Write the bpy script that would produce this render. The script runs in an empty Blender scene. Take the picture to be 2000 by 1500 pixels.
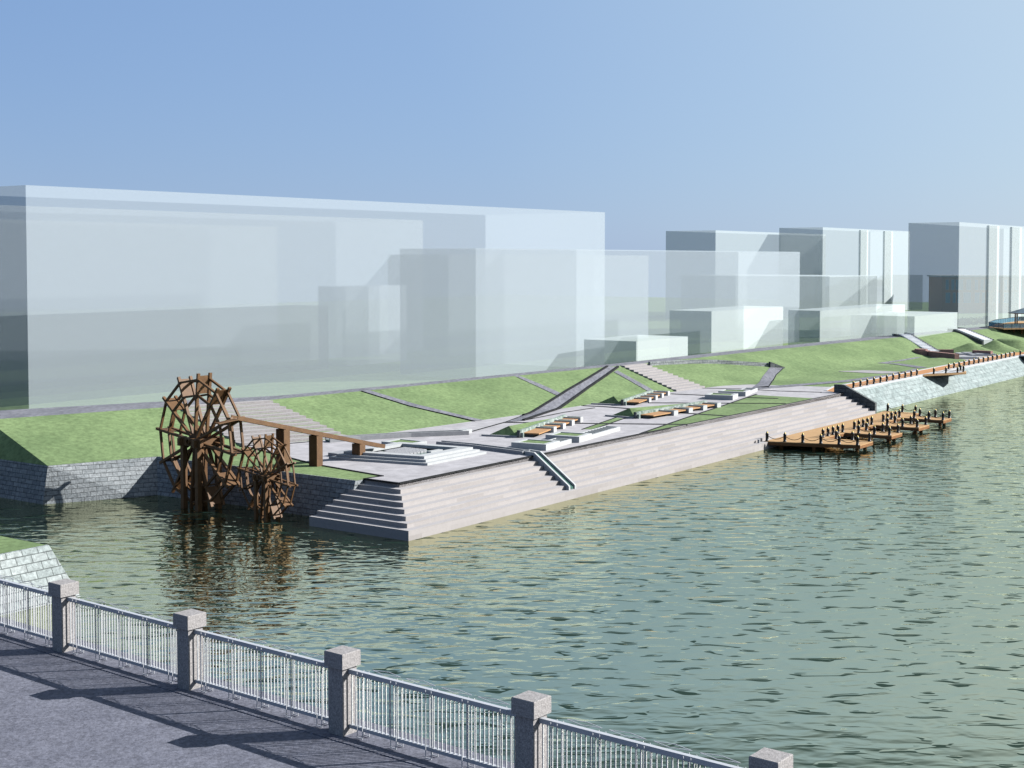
import bpy, math, random
from mathutils import Vector, Matrix
random.seed(7)
scene = bpy.context.scene
COL = scene.collection
R = math.radians

# ------------------------------------------------------------------ camera model and survey helpers
F, PY, HY, CAMZ = 2700.0, 620.0, 507.0, 20.0
PIT = math.atan((PY - HY) / F)
CP, SP = math.cos(PIT), math.sin(PIT)

def ray(x, y):
    dx = (x - 1000) / F; dy = (PY - y) / F
    return Vector((dx, CP + dy * SP, -SP + dy * CP))

def G(x, y, z=3.05):
    """ground point of the survey photograph on the level z"""
    d = ray(x, y); t = (z - CAMZ) / d.z
    return Vector((d.x * t, d.y * t, z))

A0 = G(798, 1057, 0.0); A0.z = 0
U = Vector((.5823, .8130, 0)).normalized()      # along the quay
V = Vector((-U.y, U.x, 0))                      # towards the land
QANG = math.atan2(U.y, U.x)
def W(a, b, z=0.0):
    p = A0 + U * a + V * b
    return Vector((p.x, p.y, z))
def AB(p):
    q = Vector((p[0], p[1], 0)) - A0
    return q.dot(U), q.dot(V)

ZP, ZQ, ZG = 3.05, 5.75, 3.0                     # plaza, promenade, city ground

# ------------------------------------------------------------------ materials
MATS = {}
KA = .525                                        # common albedo scale
def ka(c): return tuple(x * KA for x in c)
def nodes(name):
    m = bpy.data.materials.new(name); m.use_nodes = True
    nt = m.node_tree; nt.nodes.clear()
    out = nt.nodes.new('ShaderNodeOutputMaterial')
    MATS[name] = m
    return m, nt, out
def N(nt, typ, **kw):
    n = nt.nodes.new(typ)
    for k, v in kw.items():
        if k.startswith('i_'):
            key = k[2:].replace('_', ' ')
            n.inputs[int(key) if key.isdigit() else key].default_value = v
        else: setattr(n, k, v)
    return n
def L(nt, a, b): nt.links.new(a, b)
def c4(c): return (c[0], c[1], c[2], 1)
def ramp(nt, fac, stops):
    r = N(nt, 'ShaderNodeValToRGB')
    els = r.color_ramp.elements
    els[0].position, els[0].color = stops[0][0], c4(stops[0][1])
    els[1].position, els[1].color = stops[-1][0], c4(stops[-1][1])
    for p, c in stops[1:-1]:
        e = els.new(p); e.color = c4(c)
    L(nt, fac, r.inputs['Fac'])
    return r.outputs['Color']

def mat_noise(name, c1, c2, scale, rough=.8, bump=.0, fine=None, metallic=0, stretch=None, detail=4, fine_amt=.25):
    m, nt, out = nodes(name)
    tc = N(nt, 'ShaderNodeTexCoord')
    vec = tc.outputs['Object']
    if stretch:
        mp = N(nt, 'ShaderNodeMapping'); mp.inputs['Scale'].default_value = stretch
        L(nt, vec, mp.inputs['Vector']); vec = mp.outputs['Vector']
    n = N(nt, 'ShaderNodeTexNoise', i_Scale=scale, i_Detail=detail, i_Roughness=.6)
    L(nt, vec, n.inputs['Vector'])
    col = ramp(nt, n.outputs['Fac'], [(.34, ka(c1)), (.66, ka(c2))])
    h = n.outputs['Fac']
    if fine:
        f = N(nt, 'ShaderNodeTexNoise', i_Scale=fine, i_Detail=3, i_Roughness=.7)
        L(nt, vec, f.inputs['Vector'])
        mx = N(nt, 'ShaderNodeMixRGB', blend_type='OVERLAY'); mx.inputs['Fac'].default_value = fine_amt * 2
        L(nt, col, mx.inputs['Color1']); L(nt, ramp(nt, f.outputs['Fac'], [(.3, (.2,) * 3), (.7, (.8,) * 3)]), mx.inputs['Color2'])
        col = mx.outputs['Color']; h = f.outputs['Fac']
    p = N(nt, 'ShaderNodeBsdfPrincipled', i_Roughness=rough, i_Metallic=metallic)
    p.inputs['Specular IOR Level'].default_value = .25 if rough < .7 else .06
    L(nt, col, p.inputs['Base Color'])
    if bump:
        b = N(nt, 'ShaderNodeBump', i_Strength=bump, i_Distance=.05)
        L(nt, h, b.inputs['Height']); L(nt, b.outputs['Normal'], p.inputs['Normal'])
    L(nt, p.outputs['BSDF'], out.inputs['Surface'])
    return m

def mat_brick(name, c1, c2, mortar, bw, rh, ms=.018, rough=.85, bump=.4, rock=0.0, offset=.5, bias=0.0, noise_scale=5.0, mottle=.35):
    m, nt, out = nodes(name)
    uv = N(nt, 'ShaderNodeUVMap')
    b = N(nt, 'ShaderNodeTexBrick', offset=offset)
    for k, v in (('Color1', c4(ka(c1))), ('Color2', c4(ka(c2))), ('Mortar', c4(ka(mortar))), ('Scale', 1.0), ('Mortar Size', ms),
                 ('Mortar Smooth', .1), ('Bias', bias), ('Brick Width', bw), ('Row Height', rh)):
        b.inputs[k].default_value = v
    L(nt, uv.outputs['UV'], b.inputs['Vector'])
    n = N(nt, 'ShaderNodeTexNoise', i_Scale=noise_scale, i_Detail=6, i_Roughness=.65, i_Distortion=.6)
    L(nt, uv.outputs['UV'], n.inputs['Vector'])
    mx = N(nt, 'ShaderNodeMixRGB', blend_type='OVERLAY'); mx.inputs['Fac'].default_value = mottle + rock * .5
    L(nt, b.outputs['Color'], mx.inputs['Color1'])
    L(nt, ramp(nt, n.outputs['Fac'], [(.3, (.25,) * 3), (.7, (.75,) * 3)]), mx.inputs['Color2'])
    p = N(nt, 'ShaderNodeBsdfPrincipled', i_Roughness=rough)
    p.inputs['Specular IOR Level'].default_value = .25 if rough < .7 else .06
    L(nt, mx.outputs['Color'], p.inputs['Base Color'])
    ad = N(nt, 'ShaderNodeMath', operation='MULTIPLY_ADD')
    ad.inputs[1].default_value = -1.0
    L(nt, b.outputs['Fac'], ad.inputs[0]); 
    ml = N(nt, 'ShaderNodeMath', operation='MULTIPLY'); ml.inputs[1].default_value = rock * 2
    L(nt, n.outputs['Fac'], ml.inputs[0]); L(nt, ml.outputs[0], ad.inputs[2])
    bp = N(nt, 'ShaderNodeBump', i_Strength=bump, i_Distance=.06)
    L(nt, ad.outputs[0], bp.inputs['Height']); L(nt, bp.outputs['Normal'], p.inputs['Normal'])
    L(nt, p.outputs['BSDF'], out.inputs['Surface'])
    return m

GRASS = mat_noise('grass', (.155, .225, .105), (.215, .30, .14), .16, .95, .35, fine=2.2, stretch=(1, 1, 1), fine_amt=.22)
PAVE = mat_brick('plaza_stone', (.43, .42, .44), (.465, .455, .475), (.41, .40, .425), 1.2, 1.2, .012, bump=.1, noise_scale=.7)
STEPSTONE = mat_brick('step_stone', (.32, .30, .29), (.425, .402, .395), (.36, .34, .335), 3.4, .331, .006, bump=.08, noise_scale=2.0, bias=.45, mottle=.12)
LITTREAD = mat_brick('lit_tread_stone', (.435, .42, .425), (.46, .445, .45), (.40, .39, .395), 2.4, .9, .006, bump=.05, noise_scale=2.0, mottle=.1)  # step stone lightened for top faces, making up for weaker light on treads
STAIRSTONE = mat_brick('stair_stone', (.37, .35, .35), (.42, .40, .40), (.46, .455, .46), .9, .2253, .012, bump=.1)
WALLSTONE = mat_brick('quarry_stone', (.24, .265, .28), (.33, .355, .37), (.11, .118, .122), 1.0, .38, .022, bump=.9, rock=.7, noise_scale=3.5)
PALESTONE = mat_brick('pale_quarry_stone', (.30, .345, .345), (.40, .44, .44), (.14, .16, .16), 1.05, .5, .03, bump=.9, rock=.7, noise_scale=3.5)
REVET = mat_brick('revetment_stone', (.25, .305, .305), (.31, .365, .365), (.21, .255, .255), 3.0, .62, .03, bump=.5, rock=.8, noise_scale=1.2)
DARKSTONE = mat_brick('dark_stone', (.10, .115, .12), (.14, .155, .16), (.05, .06, .06), 1.9, .52, .03, bump=.5, rock=.6)
KERB = mat_noise('dark_kerb', (.012, .013, .015), (.03, .032, .035), 2, .7)
PATH = mat_noise('path_stone', (.175, .18, .21), (.235, .24, .27), .5, .85, .15, fine=3, stretch=(1, .3, 1))
PLANTER = mat_noise('planter_concrete', (.46, .48, .49), (.52, .54, .55), 2, .7)
GREYSTONE = mat_noise('grey_granite', (.33, .34, .36), (.39, .40, .42), 3, .8)
MOSSWALL = mat_noise('moss_wall', (.10, .16, .13), (.42, .48, .46), 2.2, .9, .3, detail=6)
TIMBER = mat_noise('seat_timber', (.40, .215, .09), (.52, .29, .125), 1.2, .6, stretch=(1, 8, 1))
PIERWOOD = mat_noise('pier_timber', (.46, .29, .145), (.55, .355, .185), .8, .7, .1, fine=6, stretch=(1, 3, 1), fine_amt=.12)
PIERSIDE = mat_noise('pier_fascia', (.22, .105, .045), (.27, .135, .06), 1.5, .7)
BOARDS = mat_noise('boardwalk_timber', (.46, .20, .06), (.58, .28, .10), 1.2, .6, stretch=(1, 4, 1))
WHEELWOOD = mat_noise('wheel_timber', (.12, .06, .023), (.172, .088, .034), 2.0, .65, .1, stretch=(1, 1, 1))
IRON = mat_noise('black_iron', (.012, .013, .016), (.024, .026, .03), 6, .45)
GOLD = mat_noise('dull_gold', (.28, .20, .04), (.40, .30, .07), 6, .4, metallic=.6)
CHAINM = mat_noise('rusty_chain', (.02, .014, .01), (.045, .03, .02), 20, .6)
GRANITE = mat_noise('pink_granite', (.25, .24, .24), (.46, .44, .435), 60, .75, fine=25, detail=2)
WHITEMETAL = mat_noise('white_metal', (.50, .52, .56), (.54, .56, .59), 3, .35)
DECK = mat_noise('asphalt_pavement', (.145, .152, .19), (.185, .192, .235), 1.6, .9, .25, fine=14, stretch=(1, 1, 1), detail=6, fine_amt=.3)
REDBRICK = mat_brick('red_brick', (.34, .20, .175), (.42, .255, .23), (.2, .15, .14), .5, .16, .015, bump=.2)
PALEPAVE = mat_noise('pale_paving', (.34, .335, .34), (.41, .40, .41), 1.2, .85)
WHITESTONE = mat_noise('white_stone', (.50, .52, .54), (.58, .60, .62), 2, .8)
LITWHITESTONE = mat_noise('lit_white_stone', (1.0, 1.02, 1.04), (1.1, 1.12, 1.14), 2, .8)  # white stone brightened so the stairs' shaded risers look lit
BLUEROOF = mat_noise('slate_roof', (.07, .12, .16), (.10, .16, .21), 2, .5)
BROWNPOST = mat_noise('brown_post', (.15, .065, .02), (.22, .10, .035), 2, .6)
HEDGE = mat_noise('hedge_leaf', (.06, .10, .04), (.16, .20, .09), 3, .95, fine=9)
ORANGEWALL = mat_noise('orange_wall', (.42, .22, .12), (.50, .27, .15), 1, .85)
WINDOWBLUE = mat_noise('window_blue', (.10, .25, .36), (.16, .33, .45), .4, .2)

def mat_clear(name, col, alpha, inner=None):
    """thin translucent sheet, painted col outside and inner on its inside face"""
    m, nt, out = nodes(name)
    t = N(nt, 'ShaderNodeBsdfTransparent')
    d = N(nt, 'ShaderNodeBsdfDiffuse'); d.inputs['Color'].default_value = c4(col)
    if inner:       # seen from within, the sheet shows the daylight it lets through
        g = N(nt, 'ShaderNodeNewGeometry'); tl = N(nt, 'ShaderNodeBsdfTranslucent'); tl.inputs['Color'].default_value = c4(inner)
        sides = N(nt, 'ShaderNodeMixShader')
        L(nt, g.outputs['Backfacing'], sides.inputs['Fac']); L(nt, d.outputs[0], sides.inputs[1]); L(nt, tl.outputs[0], sides.inputs[2])
        d = sides
    mx = N(nt, 'ShaderNodeMixShader'); mx.inputs['Fac'].default_value = alpha
    L(nt, t.outputs[0], mx.inputs[1]); L(nt, d.outputs[0], mx.inputs[2])
    L(nt, mx.outputs[0], out.inputs['Surface'])
    return m
VEIL = mat_clear('translucent_white', (.262, .302, .335), .40, (.20, .23, .25))
WHITEVEIL = mat_clear('denser_white', (.40, .45, .45), .36, (.31, .35, .355))
TOWERVEIL = mat_clear('tower_white', (.32, .365, .38), .41, (.23, .265, .275))
GREYVEIL = mat_clear('translucent_grey', (.06, .07, .07), .35, (.05, .056, .058))
BLUEGLASS = mat_clear('blue_glass', (.06, .13, .18), .7)

def mat_water():
    m, nt, out = nodes('river_water')
    tc = N(nt, 'ShaderNodeTexCoord')
    def noise(scale, detail, rough, dist, stretch):
        mp = N(nt, 'ShaderNodeMapping'); mp.inputs['Scale'].default_value = stretch
        L(nt, tc.outputs['Object'], mp.inputs['Vector'])
        n = N(nt, 'ShaderNodeTexNoise', i_Scale=scale, i_Detail=detail, i_Roughness=rough, i_Distortion=dist)
        L(nt, mp.outputs['Vector'], n.inputs['Vector'])
        return n.outputs['Fac']
    n1 = noise(.80, 2, .45, .3, (.7, 1.2, 1))
    n2 = noise(1.0, 1, .4, .4, (.55, 1.25, 1))
    lens = N(nt, 'ShaderNodeMapRange', interpolation_type='SMOOTHSTEP')
    lens.inputs['From Min'].default_value = .60; lens.inputs['From Max'].default_value = .86
    lens.inputs['To Min'].default_value = 0; lens.inputs['To Max'].default_value = .95
    L(nt, n2, lens.inputs['Value'])
    s = N(nt, 'ShaderNodeMath', operation='MULTIPLY_ADD'); s.inputs[1].default_value = .13
    L(nt, n1, s.inputs[0]); L(nt, lens.outputs[0], s.inputs[2])
    bp = N(nt, 'ShaderNodeBump', i_Strength=1.0, i_Distance=.42)
    L(nt, s.outputs[0], bp.inputs['Height'])
    bq = N(nt, 'ShaderNodeBump', i_Strength=1.0, i_Distance=.115)
    L(nt, n1, bq.inputs['Height'])
    fr = N(nt, 'ShaderNodeFresnel', i_IOR=1.33)
    L(nt, bp.outputs['Normal'], fr.inputs['Normal'])
    d = N(nt, 'ShaderNodeBsdfDiffuse'); d.inputs['Color'].default_value = (.010, .020, .0155, 1)
    g = N(nt, 'ShaderNodeBsdfGlossy', i_Roughness=.02); g.inputs['Color'].default_value = (.80, .80, .56, 1)
    L(nt, bq.outputs['Normal'], g.inputs['Normal'])
    fm = N(nt, 'ShaderNodeMapRange', interpolation_type='SMOOTHSTEP')
    fm.inputs['From Min'].default_value = .10; fm.inputs['From Max'].default_value = .165
    fm.inputs['To Min'].default_value = .05; fm.inputs['To Max'].default_value = .82
    L(nt, fr.outputs[0], fm.inputs['Value'])
    mx = N(nt, 'ShaderNodeMixShader')
    L(nt, fm.outputs[0], mx.inputs['Fac']); L(nt, d.outputs[0], mx.inputs[1]); L(nt, g.outputs[0], mx.inputs[2])
    L(nt, mx.outputs[0], out.inputs['Surface'])
    return m
WATER = mat_water()
POOL = mat_noise('pool_water', (.05, .12, .10), (.08, .16, .14), 1, .1)

# ------------------------------------------------------------------ mesh builder
class MB:
    def __init__(s): s.v = []; s.f = []; s.sm = []
    def face(s, pts, smooth=False):
        i = len(s.v); s.v += [Vector(p) for p in pts]; s.f.append(list(range(i, i + len(pts)))); s.sm.append(smooth)
    def mesh(s, verts, faces, smooth=False):
        i = len(s.v); s.v += [Vector(p) for p in verts]
        for f in faces: s.f.append([i + k for k in f]); s.sm.append(smooth)
    def hexa(s, lo, hi):
        """lo, hi: four points each (counter-clockwise seen from above)"""
        s.mesh(list(lo) + list(hi), [(3, 2, 1, 0), (4, 5, 6, 7), (0, 1, 5, 4), (1, 2, 6, 5), (2, 3, 7, 6), (3, 0, 4, 7)])
    def box(s, c, size, M=None):
        x, y, z = size[0] / 2, size[1] / 2, size[2] / 2
        P = [Vector((sx * x, sy * y, sz * z)) for sz in (-1, 1) for sx, sy in ((-1, -1), (1, -1), (1, 1), (-1, 1))]
        if M: P = [M @ p for p in P]
        P = [p + Vector(c) for p in P]
        s.hexa(P[:4], P[4:])
    def prism(s, poly, z0, z1):
        n = len(poly)
        area = sum(poly[i][0] * poly[(i + 1) % n][1] - poly[(i + 1) % n][0] * poly[i][1] for i in range(n))
        if area < 0: poly = poly[::-1]
        lo = [Vector((p[0], p[1], z0)) for p in poly]; hi = [Vector((p[0], p[1], z1)) for p in poly]
        s.mesh(lo + hi, [tuple(range(n))[::-1], tuple(range(n, 2 * n))] + [(i, (i + 1) % n, n + (i + 1) % n, n + i) for i in range(n)])
    def bar(s, p0, p1, w, h, up=(0, 0, 1)):
        p0, p1 = Vector(p0), Vector(p1); d = (p1 - p0)
        if d.length < 1e-6: return
        d.normalize(); up = Vector(up)
        if abs(d.dot(up)) > .98: up = Vector((1, 0, 0))
        x = d.cross(up).normalized(); y = x.cross(d)
        q = [(-x * w - y * h) / 2, (x * w - y * h) / 2, (x * w + y * h) / 2, (-x * w + y * h) / 2]
        s.hexa([p0 + k for k in q][::-1], [p1 + k for k in q][::-1])
    def tube(s, pts, r, n=6):
        pts = [Vector(p) for p in pts]; rings = []
        for i, p in enumerate(pts):
            d = (pts[min(i + 1, len(pts) - 1)] - pts[max(i - 1, 0)]).normalized()
            up = Vector((0, 0, 1)) if abs(d.z) < .95 else Vector((1, 0, 0))
            x = d.cross(up).normalized(); y = x.cross(d)
            rings.append([p + (x * math.cos(t) + y * math.sin(t)) * r for t in [k * 2 * math.pi / n for k in range(n)]])
        vs = [q for rg in rings for q in rg]; fs = []
        for i in range(len(pts) - 1):
            for k in range(n):
                fs.append((i * n + k, i * n + (k + 1) % n, (i + 1) * n + (k + 1) % n, (i + 1) * n + k))
        s.mesh(vs, fs, True)
    def lathe(s, prof, n=12, c=(0, 0, 0), smooth=True):
        vs = []; fs = []
        for r, z in prof:
            vs += [Vector((c[0] + r * math.cos(k * 2 * math.pi / n), c[1] + r * math.sin(k * 2 * math.pi / n), c[2] + z)) for k in range(n)]
        m = len(prof)
        for i in range(m - 1):
            for k in range(n):
                fs.append((i * n + k, i * n + (k + 1) % n, (i + 1) * n + (k + 1) % n, (i + 1) * n + k))
        fs.append(tuple(range(n))[::-1]); fs.append(tuple(range((m - 1) * n, m * n)))
        s.mesh(vs, fs, smooth)
    def strip(s, left, right, smooth=False):
        for i in range(len(left) - 1):
            s.face([left[i], right[i], right[i + 1], left[i + 1]], smooth)
    def build(s, name, mat, parent=None, local=False):
        off = Vector((0, 0, 0))
        if parent is not None and not local: off = parent.matrix_world_loc if hasattr(parent, 'matrix_world_loc') else Vector(parent.location)
        if parent is not None and not local and parent.parent is not None: off = Vector(parent.parent.location)
        me = bpy.data.meshes.new(name)
        me.from_pydata([v - off for v in s.v], [], s.f)
        uv = me.uv_layers.new(name='UVMap')
        Z = Vector((0, 0, 1))
        for p in me.polygons:
            n = p.normal
            if abs(n.z) > .9 or n.length < .5: t, b = Vector((U.x, U.y, 0)), Vector((V.x, V.y, 0))
            else:
                t = Z.cross(n).normalized(); b = n.cross(t)
            p.use_smooth = s.sm[p.index]
            for li in p.loop_indices:
                co = me.vertices[me.loops[li].vertex_index].co + off
                uv.data[li].uv = (co.dot(t), co.dot(b))
        me.materials.append(mat)
        o = bpy.data.objects.new(name, me); COL.objects.link(o)
        if parent is not None: o.parent = parent
        return o

def tag(o, label=None, cat=None, group=None, kind=None):
    if label: o['label'] = label
    if cat: o['category'] = cat
    if group: o['group'] = group
    if kind: o['kind'] = kind
    return o
def thing(name, label, cat, loc=(0, 0, 0), rz=0, group=None):
    o = bpy.data.objects.new(name, None); COL.objects.link(o)
    o.empty_display_size = .2; o.location = loc; o.rotation_euler = (0, 0, rz)
    return tag(o, label, cat, group)
def copy_tree(o, parent=None):
    c = o.copy(); COL.objects.link(c)
    if parent is not None: c.parent = parent
    for ch in list(o.children): copy_tree(ch, c)
    return c
ORD = ['first', 'second', 'third', 'fourth', 'fifth', 'sixth', 'seventh', 'eighth', 'ninth', 'tenth', 'eleventh', 'twelfth',
       'thirteenth', 'fourteenth', 'fifteenth', 'sixteenth', 'seventeenth', 'eighteenth', 'nineteenth', 'twentieth',
       'twenty-first', 'twenty-second', 'twenty-third', 'twenty-fourth', 'twenty-fifth', 'twenty-sixth', 'twenty-seventh', 'twenty-eighth']

def lerp_poly(poly, a):
    if a <= poly[0][0]: return poly[0][1]
    for (a0, b0), (a1, b1) in zip(poly, poly[1:]):
        if a <= a1: return b0 + (b1 - b0) * (a - a0) / (a1 - a0)
    return poly[-1][1]

# ------------------------------------------------------------------ terrain profile (a = along quay, b = inland)
TOE = [(-5.3, 34.1), (3.45, 31.0), (12.4, 30.3), (22.2, 25.9), (48, 24.0), (81, 23.3), (87.5, 22.8), (100, 20.5), (120, 18.5), (150, 17.5), (200, 15.0), (260, 12.5), (420, 6)]
QUAY = [(-5.3, 47.4), (-2.55, 46.63), (12.5, 42.3), (23.9, 38.9), (44.2, 36.9), (60, 35.6), (84, 33.5), (100, 32.2), (127, 31.0), (170, 27.4), (193, 25.4), (214, 23.4), (300, 17), (420, 10)]
QIN = [(-5.3, 54.5), (2.85, 52.4), (16.3, 46.8), (28.2, 41.2), (45.6, 39.1), (62.5, 37.8), (84, 36.0), (127, 34.6), (170, 31.4), (214, 27.4), (300, 21), (420, 14)]
def profile(t, a):
    if t <= 0: return 0
    if t >= 1: return 1
    k = min(1, max(0, (a - 92) / 25)) * .75
    return (1 - k) * t + k * (t * t * (3 - 2 * t))
def terr(a, b):
    T, Q = lerp_poly(TOE, a), lerp_poly(QUAY, a)
    return ZP + (ZQ - ZP) * profile((b - T) / (Q - T), a)
def GS(x, y, lift=0.0):
    """point of the photograph on the terrain"""
    z = ZP
    for _ in range(40):
        p = G(x, y, z); z = z * .5 + .5 * (terr(*AB(p)))
    p = G(x, y, z); p.z += lift
    return p

# ------------------------------------------------------------------ the setting
m = MB(); m.face([(-400, -300, 0), (700, -300, 0), (700, 560, 0), (-400, 560, 0)])
tag(m.build('water', WATER), kind='structure')

# embankment lawn: wall top / plaza toe up to the promenade
m = MB()
As = [-5.3, -2.55] + [x * 1.0 for x in range(0, 92, 2)] + [x for x in range(92, 421, 4)]
NS = 8
rows = []
for a in As:
    T, Q = lerp_poly(TOE, a), lerp_poly(QUAY, a)
    row = []
    F0 = 9.3 if a >= 92 else T
    if a >= 92: row += [W(a, F0 + (T - F0) * k / 4, ZP) for k in range(4)]
    else: row += [W(a, T, ZP)] * 4
    for k in range(NS + 1):
        b = T + (Q - T) * k / NS
        z = ZP + (ZQ - ZP) * profile(k / NS, a)
        aa = a
        if a == -5.3: aa = a + 2.75 * (k / NS); b = T + (46.63 - T) * k / NS
        row.append(W(aa, b, z))
    rows.append(row)
for r0, r1 in zip(rows, rows[1:]):
    for k in range(len(r0) - 1):
        q = [r0[k], r1[k], r1[k + 1], r0[k + 1]]
        if (q[0] - q[3]).length < .01 and (q[1] - q[2]).length < .01: continue
        if (q[0] - q[3]).length < .01: q = q[:3]
        elif (q[1] - q[2]).length < .01: q = [q[0], q[1], q[3]]
        elif (q[0] - q[1]).length < .01: q = q[1:]
        m.face(q, False)
# the embankment's left end, facing the inlet
m.face([W(-5.3, 34.1, ZP), W(-2.55, 46.63, ZQ), W(-2.55, 75, ZQ), W(-5.3, 75, ZP)][::-1])
# landward slope behind the promenade
for a0, a1 in zip(As[1:], As[2:]):
    m.face([W(a0, lerp_poly(QIN, a0), ZQ - .02), W(a1, lerp_poly(QIN, a1), ZQ - .02), W(a1, lerp_poly(QIN, a1) + 7, ZG), W(a0, lerp_poly(QIN, a0) + 7, ZG)])
m.face([W(-2.55, 75, ZQ), W(-2.55, 53.5, ZQ), W(3, 60, ZG), W(3, 75, ZG)])
# lawn beside the wheel, between stone wall and plaza
m.face([W(3.45, 31, ZP), W(3.73, 8.4, ZP), W(4.86, 8.4, ZP), W(6.75, 8.15, ZP), W(8.1, 16.4, ZP), W(9.8, 21.8, ZP), W(12.4, 29.0, ZP), W(12.4, 30.3, ZP)])
tag(m.build('lawn', GRASS), kind='structure')
m = MB()
m.face([W(-2.55, 44, ZG - .02), W(470, 5, ZG - .02), W(470, 330, ZG - .02), W(-2.55, 330, ZG - .02)])
tag(m.build('ground', GRASS), kind='structure')
# promenade on top of the embankment
m = MB()
for a0, a1 in zip(As[1:], As[2:]):
    m.face([W(a0, lerp_poly(QUAY, a0), ZQ), W(a1, lerp_poly(QUAY, a1), ZQ), W(a1, lerp_poly(QIN, a1), ZQ), W(a0, lerp_poly(QIN, a0), ZQ)])
m.face([W(-2.55, 46.63, ZQ + .002), W(-2.55, lerp_poly(QIN, -2.55), ZQ + .002), W(-2.60, lerp_poly(QIN, -2.55), ZQ + .002), W(-2.60, 46.63, ZQ + .002)])
tag(m.build('promenade_path', PATH), kind='structure')

# near bank on the left, beyond the bridge railing
m = MB(); m.face([W(-24.8, 7, ZP), W(-24.8, 70, ZP), W(-140, 70, ZP), W(-140, 7, ZP)])
tag(m.build('lawn', GRASS), kind='structure')
m = MB()
top = [W(-140, 7, ZP + .01), W(-24.8, 7, ZP + .01), W(-24.8, 70, ZP + .01)]; bot = [W(-140, 5.1, -.6), W(-23.6, 5.1, -.6), W(-23.6, 70, -.6)]
for i in range(2): m.face([bot[i], bot[i + 1], top[i + 1], top[i]])
m.face([W(-140, 7, ZP + .01), W(-24.8, 7, ZP + .01), W(-24.8, 7.25, ZP + .01), W(-140, 7.25, ZP + .01)])
tag(m.build('retaining_wall', PALESTONE), 'sunlit pale block-stone bank wall in the lower left corner behind the white railing', 'wall')

# dark block-stone wall round the inlet
m = MB()
bot = [W(-6.0, 75, 0), W(-6.06, 33.8, 0), W(2.39, 29.7, 0), W(2.95, 20, 0), W(2.75, 8.4, 0)]
top = [W(-5.3, 75, ZP), W(-5.3, 34.1, ZP), W(3.45, 31, ZP), W(3.6, 20, ZP), W(3.73, 8.4, ZP)]
low = [p + (p - q) * .25 for p, q in zip(bot, top)]
for i in range(4): m.face([low[i], top[i], top[i + 1], low[i + 1]][::-1])
m.face([low[4], top[4], W(4.6, 8.4, ZP), W(4.6, 8.4, -.7)][::-1])
for i in range(4):
    t0 = top[i] + Vector((0, 0, .012)); t1 = top[i + 1] + Vector((0, 0, .012))
    d = (t1 - t0); d.z = 0; d.normalize(); nn = Vector((-d.y, d.x, 0)) 
    if nn.dot(U) < 0: nn = -nn
    m.face([t0, t0 + nn * .12, t1 + nn * .12, t1])
tag(m.build('retaining_wall', WALLSTONE), 'dark grey block-stone wall round the inlet behind the water wheels', 'wall')

# plaza paving
front = [W(4.79, 4.9), W(91.75, 4.9), W(93.2, 7.9), W(99, 9.3), W(96, 20.0)]
toe = [W(a, lerp_poly(TOE, a) + .15) for a in (92, 87.5, 81, 65, 48, 35, 22.2, 17, 12.4)]
left = [W(12.2, 28.8), W(9.72, 21.7), W(8.0, 16.45), W(6.65, 8.15), W(4.86, 8.48)]
poly = [(p.x, p.y) for p in front + toe + left]
m = MB(); m.prism(poly, 2.2, ZP + .012)
tag(m.build('plaza_paving', PAVE), kind='structure')

# quay steps: seven treads down to the water
t = thing('quay_steps', 'long pale stone steps running from the plaza down into the river', 'steps', W(0, 0, 0))
for k in range(8):
    ak, bk = 4.79 * k / 7, 4.9 * k / 7
    z1 = .73 + .331 * k if k < 7 else ZP - .004
    be = 9.7 - 1.15 * k / 7
    a1 = 91.76
    if k == 7: a1 = 91.74
    m = MB()
    if k == 0:
        m.prism([W(ak, bk)[:2], W(a1, bk)[:2], W(a1, bk + .9)[:2], W(ak + .9, bk + .9)[:2], W(ak + .9, be)[:2], W(ak, be)[:2]], -1.0, z1)
    else:
        m.prism([W(ak, bk)[:2], W(a1, bk)[:2], W(a1, bk + .9)[:2], W(ak + .9, bk + .9)[:2], W(ak + .9, be)[:2], W(ak, be)[:2]], z1 - .40, z1)
    o = m.build('step', STEPSTONE, t); o.data.materials.append(LITTREAD)
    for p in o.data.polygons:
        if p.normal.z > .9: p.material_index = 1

def ribbon(pts, w, z=None, th=.05):
    """raised kerb strip along a polyline (each point has its own ground height)"""
    mb = MB(); n = len(pts); Lf, Rt = [], []
    for i, p in enumerate(pts):
        d = (pts[min(i + 1, n - 1)] - pts[max(i - 1, 0)]); d.z = 0; d.normalize()
        s = Vector((-d.y, d.x, 0)) * w / 2
        Lf.append(p + s); Rt.append(p - s)
    upz = Vector((0, 0, th)); dn = Vector((0, 0, -.06))
    for i in range(n - 1):
        mb.hexa([Rt[i] + dn, Rt[i + 1] + dn, Lf[i + 1] + dn, Lf[i] + dn], [Rt[i] + upz, Rt[i + 1] + upz, Lf[i + 1] + upz, Lf[i] + upz])
    return mb
def densify(pts, step=1.5):
    out = [pts[0]]
    for p, q in zip(pts, pts[1:]):
        k = max(1, int((q - p).length / step))
        out += [p + (q - p) * i / k for i in range(1, k + 1)]
    return out
def kerb(name, pix, label, w=.22, slope=False, th=.05):
    if slope: pts = [Vector((p.x, p.y, terr(*AB(p)))) for p in densify([GS(*q) for q in pix], 1.0)]
    else: pts = [G(x, y, ZP + .012) for x, y in pix]
    return tag(ribbon(pts, w, th=th).build(name, KERB), label, 'kerb', 'dark stone kerbs edging the plaza')
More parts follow.
